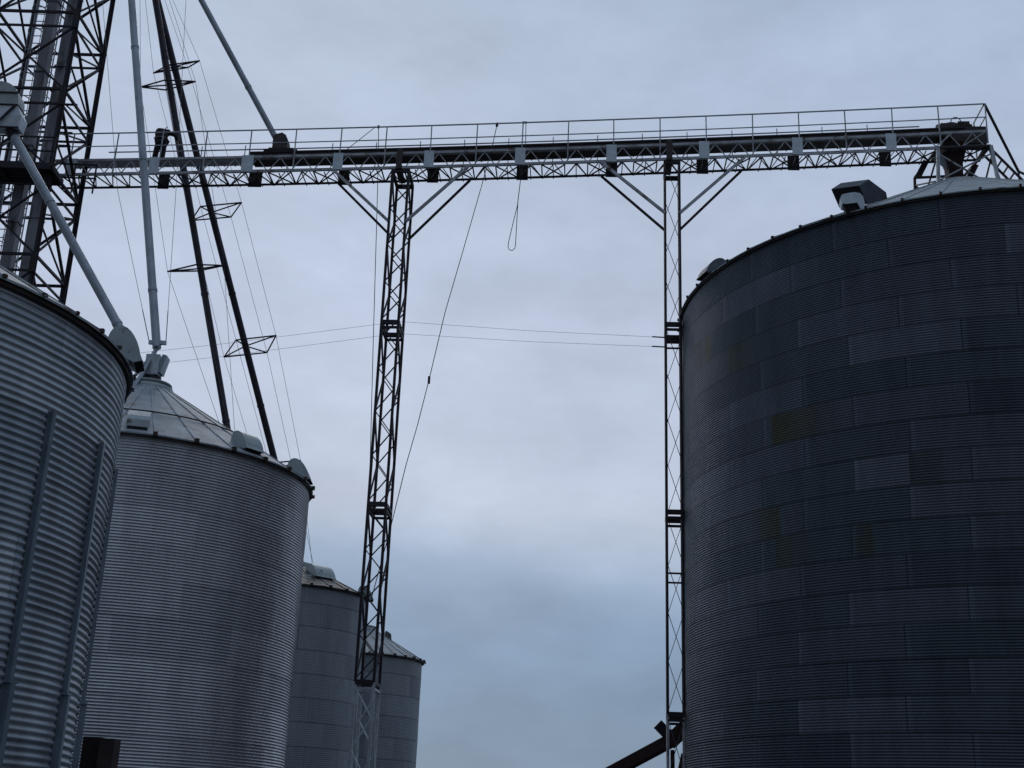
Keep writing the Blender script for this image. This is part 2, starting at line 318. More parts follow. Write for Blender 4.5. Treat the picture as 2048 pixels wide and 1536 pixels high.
def make_bin(label, c, Rt, ez, N, ph, slope, cap_r, pitch, amp, seg, nth, mw, mr, group=None, rib_h=.022, cap_h=.25, clip=1.):
    b = thing('grain_bin', label, 'grain bin', (c[0], c[1], 0), group)
    Rw = Rt - .11
    corr_wall(b, Rw, ez - .02, pitch, amp, seg, nth, mw)
    # roof: N slightly pillowed panels between standing ribs
    mb = MB(); ts = math.tan(slope)
    Z = lambda r: ez + (Rt - r) * ts
    v = []; f = []; nr = 6; rs = [Rt - (Rt - cap_r) * i / (nr - 1) for i in range(nr)]; npn = 4
    for k in range(N):
        a0 = ph + 2 * PI * k / N
        for r in rs:
            for j in range(npn):
                t = j / npn; a = a0 + 2 * PI / N * t
                rr = r * (1 - (1 - math.cos(PI / N)) * math.sin(PI * t))
                v.append((rr * math.sin(a), -rr * math.cos(a), Z(r) - .0 + .012 * math.sin(PI * t) * random.uniform(.4, 1.2)))
    tot = N * npn
    idx = lambda ri, q: ((q % tot) // npn) * nr * npn + ri * npn + (q % tot) % npn
    for q in range(tot):
        for ri in range(nr - 1): f.append((idx(ri, q), idx(ri, q + 1), idx(ri + 1, q + 1), idx(ri + 1, q)))
    mb.add(v, f)
    # the turned down drip edge
    for q in range(tot):
        p1 = Vector(v[idx(0, q)]); p2 = Vector(v[idx(0, q + 1)])
        d = Vector((0, 0, -.035)); mb.add([p1, p2, p2 + d, p1 + d], [(3, 2, 1, 0)])
    # soffit closing the gap over the wall
    for q in range(tot):
        p1 = Vector(v[idx(0, q)]); p2 = Vector(v[idx(0, q + 1)])
        s1 = Vector((p1.x * (Rw - .05) / Rt, p1.y * (Rw - .05) / Rt, ez + .0)); s2 = Vector((p2.x * (Rw - .05) / Rt, p2.y * (Rw - .05) / Rt, ez + .0))
        mb.add([p1 + Vector((0, 0, -.02)), p2 + Vector((0, 0, -.02)), s2, s1], [(0, 1, 2, 3)])
    roof = mb.build('roof', mr, None); roof.parent = b
    rb = MB()
    for k in range(N):
        a = ph + 2 * PI * k / N; e = Vector((math.sin(a), -math.cos(a), 0)); j = random.uniform(-.02, .02)
        rb.bar(e * (Rt + .03 + j) + Vector((0, 0, Z(Rt + .03 + j) + rib_h / 2)), e * cap_r + Vector((0, 0, Z(cap_r) + rib_h / 2)), .05, rib_h)
    r_ = rb.build('roof_rib', mr, None); r_.parent = roof
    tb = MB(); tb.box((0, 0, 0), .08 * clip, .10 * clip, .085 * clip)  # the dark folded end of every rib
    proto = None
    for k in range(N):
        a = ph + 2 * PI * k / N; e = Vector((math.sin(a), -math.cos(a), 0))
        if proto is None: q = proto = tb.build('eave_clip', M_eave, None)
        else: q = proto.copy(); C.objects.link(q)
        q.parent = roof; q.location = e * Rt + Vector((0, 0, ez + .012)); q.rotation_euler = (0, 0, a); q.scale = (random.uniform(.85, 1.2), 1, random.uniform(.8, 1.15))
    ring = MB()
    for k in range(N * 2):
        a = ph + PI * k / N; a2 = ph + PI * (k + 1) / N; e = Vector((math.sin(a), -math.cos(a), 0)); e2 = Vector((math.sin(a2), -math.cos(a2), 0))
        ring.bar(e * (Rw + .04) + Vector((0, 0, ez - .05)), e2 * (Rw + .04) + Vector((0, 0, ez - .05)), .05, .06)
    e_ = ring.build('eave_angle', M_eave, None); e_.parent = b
    if cap_h:
        cm = MB(); n = 24; zc = Z(cap_r)
        prof = [(cap_r + .05, -.04), (cap_r + .06, .06), (cap_r - .02, .09), (cap_r - .04, cap_h), (cap_r + .03, cap_h + .01), (cap_r + .02, cap_h + .05), (.0, cap_h + .16)]
        vv = [(r * math.cos(2 * PI * i / n), r * math.sin(2 * PI * i / n), zc + z) for r, z in prof for i in range(n)]
        cm.add(vv, [(q * n + i, q * n + (i + 1) % n, (q + 1) * n + (i + 1) % n, (q + 1) * n + i) for q in range(len(prof) - 1) for i in range(n)], True)
        c_ = cm.build('cap', M_hood, None); c_.parent = roof
    return b, roof, Z
D_ = 1.0
# near bin, bottom left
c1 = (-10.443, 17.641)
bin1, roof1, Z1 = make_bin('near corrugated bin at the left edge with vertical wall stiffeners', c1, 4.77, 7.97, 46, .99, math.radians(31), .5, .1016, .0150, 8, 220, M_w1, M_roof, clip=.6)
st = [1.25 + .3055 * k for k in range(-6, 5)]
for a in st:
    if a > 1.25 - .3055 * 3 and a < 3:
        e = Vector((math.sin(a), -math.cos(a), 0)); t = Vector((math.cos(a), math.sin(a), 0)); mb = MB()
        R = 4.66
        for (z0, z1, w, dp) in ((3.08, 6.57, .13, .055), (0, 3.12, .17, .085)):
            zc = (z0 + z1) / 2; h = z1 - z0
            mb.box(e * (R + dp + .012) + Vector((0, 0, zc)), w * .5, .006, h, t, e)                     # hat section: web, two sides, two flanges
            mb.box(e * (R + dp / 2 + .012) + t * w * .25 + Vector((0, 0, zc)), .006, dp, h - .006, t, e)
            mb.box(e * (R + dp / 2 + .012) - t * w * .25 + Vector((0, 0, zc)), .006, dp, h - .006, t, e)
            mb.box(e * (R + .016) + t * w * .40 + Vector((0, 0, zc)), w * .3, .006, h, t, e); mb.box(e * (R + .016) - t * w * .40 + Vector((0, 0, zc)), w * .3, .006, h, t, e)
        mb.box(e * (R + .05) + Vector((0, 0, 3.10)), .19, .11, .03, t, e)
        o = mb.build('stiffener', M_stiff, None); o.parent = bin1
# middle bin
c2 = (-9.496, 32.126)
bin2, roof2, Z2 = make_bin('middle corrugated bin with bright ribs, under the galvanised vertical spout', c2, 4.496, 9.745, 30, .346, math.radians(31.5), .55, .0676, .0130, 6, 200, M_w2, M_roof, cap_h=.12)
hr = MB()                                                            # the thin hoop lying round the roof
for k in range(60):
    a, a2 = 2 * PI * k / 60, 2 * PI * (k + 1) / 60; r = 3.0; e = Vector((math.cos(a), math.sin(a), 0)); e2 = Vector((math.cos(a2), math.sin(a2), 0))
    hr.tube(e * r + Vector((0, 0, Z2(r) + .05)), e2 * r + Vector((0, 0, Z2(r) + .05)), .018, n=6, cap=False)
o = hr.build('roof_hoop', M_dark, None); o.parent = roof2
# two small old bins
def bin_at(label, px, py, Y, R, **kw):
    p = at(px, py, Y - R); return p
c3x = at(592, 1166, 45.25); c3 = (c3x.x * 48 / 45.25, 48.)
bin3, roof3, Z3 = make_bin('small dark bin with a patchy peeling roof, just behind the middle bin', c3, 2.75, c3x.z, 24, .1, math.radians(26), .45, .0676, .0035, 5, 130, M_w3, M_roof_rust, 'small old bins at the back', cap_h=.05)
c4 = (math.sin(-.104) * 54, math.cos(-.104) * 54)
bin4, roof4, Z4 = make_bin('small pale bin farthest away, with a neat grey cone roof', c4, 2.5, 8.04, 30, .607, math.radians(30), .4, .0676, .0035, 5, 130, M_w3, M_roof, 'small old bins at the back', cap_h=.1)
c5x = at(466, 980, 39.2); c5 = (c5x.x * 41.2 / 39.2, 41.2)
bin5, roof5, Z5 = make_bin('small bin hidden behind the middle bin, under the left dark pipe', c5, 2.0, c5x.z, 20, .1, math.radians(30), .35, .0676, .0075, 5, 100, M_w3, M_roof, 'small old bins at the back', cap_h=.1)
# large bin on the right
cR = (14.181, 37.277)
binR, roofR, ZR = make_bin('huge dark corrugated bin filling the right side', cR, 9.0, 17.222, 60, -.1992, math.radians(29.6), .9, .0676, .0075, 6, 480, M_wR, M_roof_d, cap_h=0, clip=.75)

def vent(binobj, roof, c, Z, px, py, rr, slope, w, ln, h, m, style, label=None, yaw=0., name='roof_vent', lift=0.):
    # the vent's bearing is read from where its foot is seen
    best = None
    for i in range(720):
        a = 2 * PI * i / 720; P = Vector((c[0] + rr * math.sin(a), c[1] - rr * math.cos(a), Z(rr)))
        q = proj(P); d = math.hypot(q[0] - px, q[1] - py)
        if best is None or d < best[0]: best = (d, a)
    return hood(roof, name, best[1], rr, Z(rr) + lift, slope, w, ln, h, m, style, label, yaw)
vent(bin1, roof1, c1, Z1, 270, 728, 4.62, math.radians(31), .5, .54, .46, M_hood, 'round', lift=.08)
vent(bin2, roof2, c2, Z2, 275, 862, 4.02, math.radians(31), .50, .55, .30, M_hood, 'box')
vent(bin2, roof2, c2, Z2, 492, 904, 4.1, math.radians(31), .55, .6, .36, M_hood, 'round')
vent(bin2, roof2, c2, Z2, 602, 956, 4.15, math.radians(31), .6, .6, .42, M_hood, 'round')
vent(bin3, roof3, c3, Z3, 640, 1160, 1.5, math.radians(30), .85, .75, .34, M_hood, 'round')
vent(bin3, roof3, c3, Z3, 748, 1203, 2.6, math.radians(30), .5, .6, .42, M_hood, 'round')
vent(bin4, roof4, c4, Z4, 786, 1285, .9, math.radians(30), .7, .28, .22, M_roof_d, 'box')
vent(binR, roofR, cR, ZR, 1422, 548, 8.75, math.radians(29), .66, .70, .40, mat('dull_vent_sheet', (.12, .14, .17), .6, .3, .25, 3), 'round')
def crop(pts, Y): return [at(1450 + x * .292, 180 + y * .292, Y) - Vector((cR[0], cR[1], 0)) for x, y in pts]
hp = crop([(788, 742), (800, 716), (838, 706), (888, 699), (925, 706), (946, 728), (957, 768), (962, 812), (938, 828), (905, 770), (828, 780), (802, 776)], 30.15)
mb = MB(); mb.prism(hp, (.10, .5, .06)); ho = mb.build('roof_vent', M_plate, None); ho.parent = roofR; ho['label'] = 'small pale hood in front of the dark vent'
mb = MB(); mb.prism(crop([(806, 778), (828, 781), (904, 771), (936, 827), (940, 850), (835, 862), (822, 812)], 30.2), (.1, .4, .06)); k_ = mb.build('vent_mouth_shade', M_black, None); k_.parent = ho  # black block in the mouth, its inner shade put in as colour
gv = [(919, 655), (985, 612), (1103, 700), (1113, 747), (1040, 768), (975, 782)]
gp = [at(1450 + x * .292, 180 + y * .292, 31.5 + (x - 919) * .0018) - Vector((cR[0], cR[1], 0)) for x, y in gv]
ex = Vector((-.66, .42, .08))
mb = MB(); mb.prism(gp, ex)
gvo = mb.build('roof_vent', mat('dark_vent_sheet', (.075, .085, .11), .6, .3, .3, 3), None); gvo.parent = roofR; gvo['label'] = 'large dark gabled vent'
mb = MB(); q_ = [gp[0], gp[0] + ex * .98, gp[5] + ex * .98, gp[5]]; nn = (q_[1] - q_[0]).cross(q_[3] - q_[0]).normalized()
if nn.y > 0: nn = -nn
mb.prism([p + nn * .01 for p in q_], nn * .01); k_ = mb.build('vent_mouth_shade', M_black, None); k_.parent = gvo  # black sheet on the solid side paints the shade of the vent's mouth
# wall ties hanging off the large bin's left side
# ------------------------------------------------------------------ catwalk
T = Vector((.99822, -.0596, 0)); Nn = Vector((.0596, .99822, 0)); Zv = Vector((0, 0, 1))
ST = 1.524
def cw(k, d=0., z=0.):
    q = (k - 9.5) / 9.5
    return Vector((-13.679, 38.806, 21.858 + EYE + .0755 * k - .06 + .125 * q * q)) + T * (ST * k) + Nn * d + Zv * z
K0, K1 = -1.35, 19.0
TC, BC, DF = -1.03, -1.57, .93
cat = thing('catwalk', 'long overhead lattice catwalk with a handrail crossing from the tower to the large bin', 'catwalk', cw(9.5, .5, BC))
def CB(mb, name, m): return mb.build(name, m, cat)
def poly(f, w, h, ks):
    mb = MB()
    for a, b in zip(ks[:-1], ks[1:]): mb.bar(f(a), f(b), w, h)
    return mb
ks = [K0, 0] + list(range(1, 20))
CB(poly(lambda k: cw(k, 0, 0), .036, .036, ks), 'handrail', M_rail)
CB(poly(lambda k: cw(k, 0, -.50), .028, .028, ks), 'mid_rail', M_rail)
CB(poly(lambda k: cw(k, 1.18, -.06), .034, .034, [-.5, 0] + list(range(1, 18)) + [17.8]), 'handrail', M_rail)
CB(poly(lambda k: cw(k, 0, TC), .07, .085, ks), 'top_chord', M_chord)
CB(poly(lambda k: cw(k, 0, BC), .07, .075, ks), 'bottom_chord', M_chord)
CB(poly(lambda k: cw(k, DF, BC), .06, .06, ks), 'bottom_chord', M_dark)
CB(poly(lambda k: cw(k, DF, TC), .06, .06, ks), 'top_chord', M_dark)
for k in range(-1, 20):
    mb = MB(); lean = random.uniform(-.012, .012)
    mb.bar(cw(k, -.04, -1.5), cw(k + lean, -.04, -.02), .038, .032); CB(mb, 'post', M_rail if k % 2 else M_chord)
for k in range(0, 18):
    mb = MB(); mb.bar(cw(k - .35, 1.18, -.95), cw(k - .35, 1.18, .10), .03); CB(mb, 'post', M_rail)
# the side truss of every 3 m section, near and far, and the X bracing under it
for s in range(10):
    a = s * 2 + .94 - 2 * (s == -1); b = a + 2
    if s == 9: b = 19.0
    near = MB(); far = MB(); und = MB(); n = 4 if s < 9 else 0
    span = (b - a)
    for i in range(n):
        k0 = a + span * i / n + .03; k1 = a + span * (i + 1) / n - .03; km = (k0 + k1) / 2
        near.bar(cw(k0, .0, BC + .04), cw(km, 0, TC - .04), .028); near.bar(cw(km, 0, TC - .04), cw(k1, 0, BC + .04), .028)
        far.bar(cw(k0, DF, BC + .03), cw(km, DF, TC - .03), .026); far.bar(cw(km, DF, TC - .03), cw(k1, DF, BC + .03), .026)
    n2 = 4
    for i in range(n2):
        k0 = a + span * i / n2; k1 = a + span * (i + 1) / n2
        if i % 2:
            und.bar(cw(k0, .04, BC - .02), cw(k1, DF, BC - .02), .035); und.bar(cw(k1, .04, BC - .045), cw(k0, DF, BC - .045), .035)
        else:
            km = (k0 + k1) / 2; und.bar(cw(k0, DF, BC - .02), cw(km, .04, BC - .02), .035); und.bar(cw(km, .04, BC - .02), cw(k1, DF, BC - .02), .035)
        und.bar(cw(k0, .03, BC - .005), cw(k0, DF, BC - .005), .04)
        und.bar(cw((k0 + k1) / 2, .03, BC - .07), cw((k0 + k1) / 2, DF, BC - .07), .03)
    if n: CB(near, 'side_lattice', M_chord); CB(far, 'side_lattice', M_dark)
    CB(und, 'cross_bracing', M_dark)
a, b = K0, .94
near = MB(); und = MB()
for i in range(6):
    k0 = a + (b - a) * i / 6; k1 = a + (b - a) * (i + 1) / 6; km = (k0 + k1) / 2
    near.bar(cw(k0, 0, BC + .04), cw(km, 0, TC - .04), .028); near.bar(cw(km, 0, TC - .04), cw(k1, 0, BC + .04), .028)
    und.bar(cw(k0, DF, BC - .02), cw(km, .04, BC - .02), .035); und.bar(cw(km, .04, BC - .02), cw(k1, DF, BC - .02), .035)
    und.bar(cw(k0, .03, BC - .005), cw(k0, DF, BC - .005), .035)
CB(near, 'side_lattice', M_chord); CB(und, 'cross_bracing', M_dark)
# last bay over the bin has one long diagonal each way
nb = MB(); nb.bar(cw(17.9, -.02, BC + .05), cw(18.25, -.02, TC - .05), .035); nb.bar(cw(18.5, -.02, BC + .05), cw(18.95, -.02, TC - .05), .035)
CB(nb, 'side_lattice', M_chord)
jx = [-.95, .9, 2.98, 4.98, 6.98, 8.97, 10.95, 12.95, 14.95, 16.95]
jw = [.36, .34, .40, .33, .33, .34, .34, .34, .34, .34]
for x, w in zip(jx, jw):
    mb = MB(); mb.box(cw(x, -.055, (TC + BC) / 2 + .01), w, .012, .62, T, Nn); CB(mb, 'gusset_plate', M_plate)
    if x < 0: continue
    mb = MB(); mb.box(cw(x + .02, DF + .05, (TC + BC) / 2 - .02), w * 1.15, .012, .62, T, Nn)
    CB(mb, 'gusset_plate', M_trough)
# left end deck
mb = MB()
for i in range(6): mb.bar(cw(-1.3, .20 + i * .1, -.92), cw(3.0, .20 + i * .1, -.92), .085, .03)
for i in range(18): mb.bar(cw(-1.2 + i * .235, .15, -.95), cw(-1.2 + i * .235, .75, -.95), .03, .03)
CB(mb, 'deck', M_deck)
# end hoop of the handrail and stair rail falling to the bin roof
er = MB(); er.bar(cw(19, 0, 0), cw(19, 1.18, -.02), .04); er.bar(cw(19, 0, -.5), cw(19, 1.18, -.5), .034); er.bar(cw(19, 1.18, -1.4), cw(19, 1.18, 0), .045)
CB(er, 'end_rail', M_rail)

# conveyor lying on the catwalk
conv = thing('drag_conveyor', 'long dark brown enclosed conveyor trough lying along the catwalk', 'conveyor', cw(10.5, .55, -.97))
def xs(f0, z0, z1, d0, d1, k0, k1, m, name, parent, n=16):
    mb = MB()
    for i in range(n):
        a = k0 + (k1 - k0) * i / n; b = k0 + (k1 - k0) * (i + 1) / n
        mb.add([cw(a, d0, z0), cw(a, d1, z0), cw(a, d1, z1), cw(a, d0, z1), cw(b, d0, z0), cw(b, d1, z0), cw(b, d1, z1), cw(b, d0, z1)],
               [(0, 4, 5, 1), (1, 5, 6, 2), (2, 6, 7, 3), (3, 7, 4, 0)] + ([(0, 1, 2, 3)] if i == 0 else []) + ([(7, 6, 5, 4)] if i == n - 1 else []))
    return mb.build(name, m, parent)
xs(0, -.97, -.72, .30, .80, 3.0, 18.55, M_trough, 'trough', conv)
xs(0, -.717, -.66, .26, .84, 2.93, 18.6, M_dark, 'lid', conv)
for i in range(14):
    mb = MB(); k = 3.6 + i * 1.12; mb.bar(cw(k, .285, -.95), cw(k, .285, -.73), .035, .02); mb.bar(cw(k, .3, -.985), cw(k, .8, -.985), .04, .03); mb.build('flange', M_trough, conv)
# the two dark saddle brackets where the towers carry the truss
for k, nm in ((6.33, 0), (12.2, 1)):
    mb = MB(); mb.box(cw(k, -.075, -1.24), .2, .02, .76, T, Nn); mb.box(cw(k, .45, BC - .06), .22, 1.0, .03, T, Nn); CB(mb, 'saddle_bracket', M_trough)
# inlet: transition box under the long spout
mb = MB(); p = [(-.27, 0), (-.27, .62), (-.20, .70), (.06, .78), (.22, .68), (.30, .5), (.30, .2), (.22, 0)]
mb.prism([cw(3.57, .34, -.62) + T * a * .88 + Zv * b * .92 for a, b in p], Nn * .42)
inl = mb.build('inlet_box', M_trough, conv)
mb = MB(); mb.box(cw(3.62, .55, -.63), 1.15, .6, .06, T, Nn); mb.box(cw(3.62, .55, -.56), .85, .52, .08, T, Nn); mb.build('inlet_flange', M_dark, conv)
# drive end: motor and gearbox on the head of the conveyor
mb = MB(); mb.box(cw(18.35, .55, -.60), .75, .5, .22, T, Nn); mb.box(cw(18.6, .55, -.52), .38, .5, .16, T, Nn); mb.build('gearbox', M_trough, conv)
mb = MB(); mb.tube(cw(18.05, .5, -.56), cw(18.42, .5, -.48), .13, n=14); mb.tube(cw(18.42, .5, -.48), cw(18.47, .5, -.47), .10, n=14)
for i in range(6): mb.tube(cw(18.08 + i * .05, .5, -.555 + i * .012), cw(18.095 + i * .05, .5, -.552 + i * .012), .145, n=14)
mb.build('motor', M_dark, conv)
mb = MB(); mb.path([cw(18.45, .4, -.55) + T * (.16 * math.sin(t)) + Zv * (.18 * (1 - math.cos(t)) * .9) for t in [i * PI / 10 for i in range(0, 21)]], .016); mb.build('power_cable', M_dark, conv)
mb = MB(); mb.box(cw(18.7, .55, -.95), 1.1, .5, .62, T, Nn); mb.build('discharge_head', M_trough, conv)
# discharge chute down to the bin
b0 = cw(18.35, .55, -1.25); 
mb = MB(); v = []
for z, w in ((0, .42), (-.75, .24), (-1.35, .22), (-2.1, .22)):
    c = b0 + Zv * z; v += [c - T * w - Nn * w, c + T * w - Nn * w, c + T * w + Nn * w, c - T * w + Nn * w]
mb.add(v, [(i * 4 + j, i * 4 + (j + 1) % 4, (i + 1) * 4 + (j + 1) % 4, (i + 1) * 4 + j) for i in range(3) for j in range(4)] + [(3, 2, 1, 0)])
mb.build('discharge_chute', M_rust, conv)
mb = MB(); mb.tube(b0 + T * -.55 + Zv * -.3, b0 + T * -.12 + Zv * -.75, .15, n=14); mb.build('discharge_elbow', M_galv, conv)

# ------------------------------------------------------------------ support towers
def lattice_tower(label, k, group, z_splices, low_light, k_b, zb, lx=0.):
    base = cw(k, .58, 0); t = thing('support_tower', label, 'tower', (base.x, base.y, 0), group)
    W_, Dp = (.54 if low_light else .47), 1.12; nn = Nn if low_light else Vector((.115, .993, 0)); lw = .085 if low_light else .07; ztop = cw(k, 0, BC).z - .05
    def P(sx, sy, z): 
        q = base + T * (W_ / 2 * sx) + nn * (Dp / 2 * sy); return Vector((q.x + lx * (ztop - z), q.y, z))
    zl = z_splices[-1]
    for sx in (-1, 1):
        for sy in (-1, 1):
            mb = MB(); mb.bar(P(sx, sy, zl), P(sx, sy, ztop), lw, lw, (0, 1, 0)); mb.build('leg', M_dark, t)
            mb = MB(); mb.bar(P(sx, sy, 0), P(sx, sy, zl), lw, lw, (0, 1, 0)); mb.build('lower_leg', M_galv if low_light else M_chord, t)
    lv = [ztop] + z_splices + [0]
    for i, (za, zb_) in enumerate(zip(lv[:-1], lv[1:])):
        low = i == len(lv) - 2; n = max(2, round((za - zb_) / (1.36 if not low else 1.75)))
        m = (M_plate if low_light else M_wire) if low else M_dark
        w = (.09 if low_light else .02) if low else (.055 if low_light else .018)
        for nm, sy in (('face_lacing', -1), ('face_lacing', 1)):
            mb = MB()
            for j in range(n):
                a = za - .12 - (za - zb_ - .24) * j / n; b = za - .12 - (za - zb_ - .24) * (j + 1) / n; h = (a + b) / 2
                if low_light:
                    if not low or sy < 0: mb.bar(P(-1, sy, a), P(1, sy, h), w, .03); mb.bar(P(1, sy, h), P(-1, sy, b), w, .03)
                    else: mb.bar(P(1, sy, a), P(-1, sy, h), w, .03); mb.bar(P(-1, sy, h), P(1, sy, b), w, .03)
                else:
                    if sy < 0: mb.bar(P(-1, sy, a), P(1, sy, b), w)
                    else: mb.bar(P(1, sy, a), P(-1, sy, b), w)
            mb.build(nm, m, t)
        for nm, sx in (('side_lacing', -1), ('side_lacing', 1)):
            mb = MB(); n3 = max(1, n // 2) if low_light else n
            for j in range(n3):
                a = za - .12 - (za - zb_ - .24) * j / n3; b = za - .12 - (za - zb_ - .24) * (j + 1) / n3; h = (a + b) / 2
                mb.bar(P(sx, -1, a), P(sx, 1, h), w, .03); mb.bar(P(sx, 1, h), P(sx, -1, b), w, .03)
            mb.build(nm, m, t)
    for i, z in enumerate([ztop - .05] + z_splices):
        mb = MB()
        for sy in (-1, 1): mb.bar(P(-1, sy, z), P(1, sy, z), .10, .14)
        for sx in (-1, 1): mb.bar(P(sx, -1, z), P(sx, 1, z), .09, .10)
        mb.build('splice_frame', M_dark, t)
        if 0 < i:
            mb = MB()
            for sy in (-1, 1): mb.bar(P(-1, sy, z - .17), P(1, sy, z - .17), .08, .07)
            for sx in (-1, 1): mb.bar(P(sx, -1, z - .17), P(sx, 1, z - .17), .07, .07)
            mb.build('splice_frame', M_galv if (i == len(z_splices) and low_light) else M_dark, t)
    # knee braces, near pair pale, far pair dark
    for s in (-1, 1):
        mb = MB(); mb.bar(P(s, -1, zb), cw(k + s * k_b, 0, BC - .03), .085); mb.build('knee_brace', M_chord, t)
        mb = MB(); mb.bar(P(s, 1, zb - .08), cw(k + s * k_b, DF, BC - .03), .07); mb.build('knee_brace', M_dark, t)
    return t, P
LTt, LTP = lattice_tower('four legged lattice tower standing free under the middle of the catwalk', 6.37, 'lattice towers under the catwalk', [16.8, 10.85, 5.55], True, 1.47, 20.35, .004)
RTt, RTP = lattice_tower('slim lattice tower close beside the large dark bin', 12.28, 'lattice towers under the catwalk', [16.9, 10.85, 4.95], False, 1.54, 20.8, .0045)
# ties from the slim tower to the bin wall
for z in (16.35, 16.1, 9.0, 8.72):
    mb = MB(); p = RTP(1, 1, z); q = Vector((cR[0] - 8.9, cR[1] + .6, z)); mb.bar(Vector((p.x, p.y, z)), Vector((max(q.x, p.x + .3), p.y - .2, z)), .05); mb.build('wall_tie', M_dark, RTt)
    mb = MB(); mb.bar(RTP(-1, -1, z), RTP(1, -1, z), .05); mb.build('tie_frame', M_dark, RTt)

# ------------------------------------------------------------------ support frame on the large bin's roof, with stair and rail
fr = thing('roof_stand', 'steel stand on top of the large bin carrying the catwalk end', 'support frame', cw(18.3, .6, -2.9))
zr = lambda x, y: ZR(math.hypot(x - cR[0], y - cR[1]))
corn = {}
for i, (k, d) in enumerate(((17.93, -.05), (19.05, -.05), (17.75, 1.9), (18.85, 1.9))):
    top = cw(k, d, BC - .03 if d < 1 else BC - .05); kk = k + (-.05 if i % 2 == 0 else .12)
    bt = cw(kk, d, 0); bt.z = zr(bt.x, bt.y) + .0; corn[i] = (top, bt)
    mb = MB(); mb.bar(bt, top, .10 if d < 1 else .08); mb.build('leg', M_galv if d < 1 else M_dark, fr)
for a, b in ((0, 1), (2, 3), (0, 2), (1, 3)):
    mb = MB(); mb.bar(corn[a][1].lerp(corn[a][0], .08), corn[b][0].lerp(corn[b][1], .15), .045); mb.bar(corn[b][1].lerp(corn[b][0], .08), corn[a][0].lerp(corn[a][1], .15), .045)
    mb.build('cross_brace', M_chord if (a, b) == (0, 1) else M_dark, fr)
mb = MB()
for a, b in ((0, 1), (2, 3), (0, 2), (1, 3)): mb.bar(corn[a][0], corn[b][0], .07); mb.bar(corn[a][1] + Zv * .12, corn[b][1] + Zv * .12, .07)
mb.build('base_ring', M_dark, fr)
for x, d, r in ((17.75, .9, .12), (18.9, 1.3, .10)):
    mb = MB(); q = cw(x - .1, d, -2.1); mb.bar(q, cw(x + .08, d, BC), .16, .2); mb.build('stub_column', M_dark, fr)
# ladder down from the catwalk end to the roof
lad = thing('roof_ladder', 'short sloping ladder from the catwalk end down to the large bin roof', 'ladder', cw(19.3, .3, -1.6))
pa, pb = cw(19.05, .15, BC + .05), None
l0 = [cw(19.05, .1, BC), cw(19.05, .65, BC)]
for i, q in enumerate(l0):
    e = q + T * 1.28 + Zv * -1.6 ; e.z = max(zr(e.x, e.y) + .02, e.z); mb = MB(); mb.bar(q, e, .05, .07); mb.build('rail', M_dark, lad); l0[i] = (q, e)
for j in range(1, 7):
    mb = MB(); mb.bar(l0[0][0].lerp(l0[0][1], j / 7), l0[1][0].lerp(l0[1][1], j / 7), .045); mb.build('rung', M_dark, lad)
hrl = thing('stair_handrail', 'dark handrail sloping down from the last catwalk post over the large bin', 'handrail', cw(19, 0, 0))
q0 = cw(19, -.02, -.01); q1 = at(2037, 343, 37.6); q2 = at(2075, 360, 37.4)
mb = MB(); mb.bar(q0, q1, .065); mb.bar(q1, q2, .06); mb.build('sloping_rail', M_dark, hrl)
mb = MB(); mb.bar(q1, Vector((q1.x, q1.y, zr(q1.x, q1.y))), .05); mb.build('post', M_dark, hrl)
mb = MB(); q3 = cw(19.05, .2, -1.5); q4 = at(2021, 361, 37.8); q4.z = zr(q4.x, q4.y); mb.bar(q3, q4, .04); mb.build('lower_rail', M_dark, hrl)
mb = MB(); mb.bar(cw(18.75, .7, -1.0), cw(18.82, .7, -.35), .06); mb.bar(cw(18.82, .7, -.35), cw(19.0, .7, -1.0), .06); mb.bar(cw(18.70, .7, -.62), cw(18.82, .7, -.35), .05); mb.build('stay', M_dark, hrl)

# ------------------------------------------------------------------ elevator tower on the left
EX = dict(FR=(-15.08, 37.0), BR=(-14.93, 39.5), BL=(-17.62, 39.55), FL=(-17.78, 37.05))
et = thing('elevator_tower', 'tall dark steel lattice tower holding the grain elevator at the left edge', 'tower', (-16.35, 38.3, 0))
lv = [0.6, 3.4, 6.3, 9.2, 12.1, 15.1, 18.1, 21.1, 24.05, 27.0, 30.0, 33.0]
def E_(c, z): return Vector((EX[c][0], EX[c][1], z))
for c in EX:
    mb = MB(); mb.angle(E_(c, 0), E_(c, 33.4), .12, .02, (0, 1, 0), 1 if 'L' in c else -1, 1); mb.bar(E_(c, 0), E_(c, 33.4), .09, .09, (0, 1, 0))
    mb.build('leg', M_dark, et)
faces = (('FR', 'BR'), ('BR', 'BL'), ('BL', 'FL'), ('FL', 'FR'))
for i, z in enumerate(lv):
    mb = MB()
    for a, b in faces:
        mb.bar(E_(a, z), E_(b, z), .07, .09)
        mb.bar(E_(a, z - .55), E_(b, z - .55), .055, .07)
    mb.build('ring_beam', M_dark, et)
    for c in EX:
        if z > 12: mb = MB(); mb.box(E_(c, z - .27), .17, .17, .7); mb.build('gusset_plate', M_dark, et)
for i in range(4, len(lv) - 1):
    z0, z1 = lv[i], lv[i + 1] - .55
    for a, b in faces:
        mb = MB(); mb.bar(E_(a, z1), E_(b, z0), .09, .06); mb.build('diagonal_brace', M_dark, et)
        mb = MB(); mb.bar(E_(b, z1 - .0), E_(a, z0), .07, .05); mb.build('diagonal_brace', M_dark, et)
for i in range(5, len(lv) - 1):                                     # slender knee braces from each rear joint up to the front leg
    mb = MB(); mb.bar(E_('BR', lv[i]), E_('FR', lv[i] + 1.1), .05); mb.bar(E_('BR', lv[i] - .55), E_('FR', lv[i] - 1.6), .05); mb.build('knee_brace', M_dark, et)
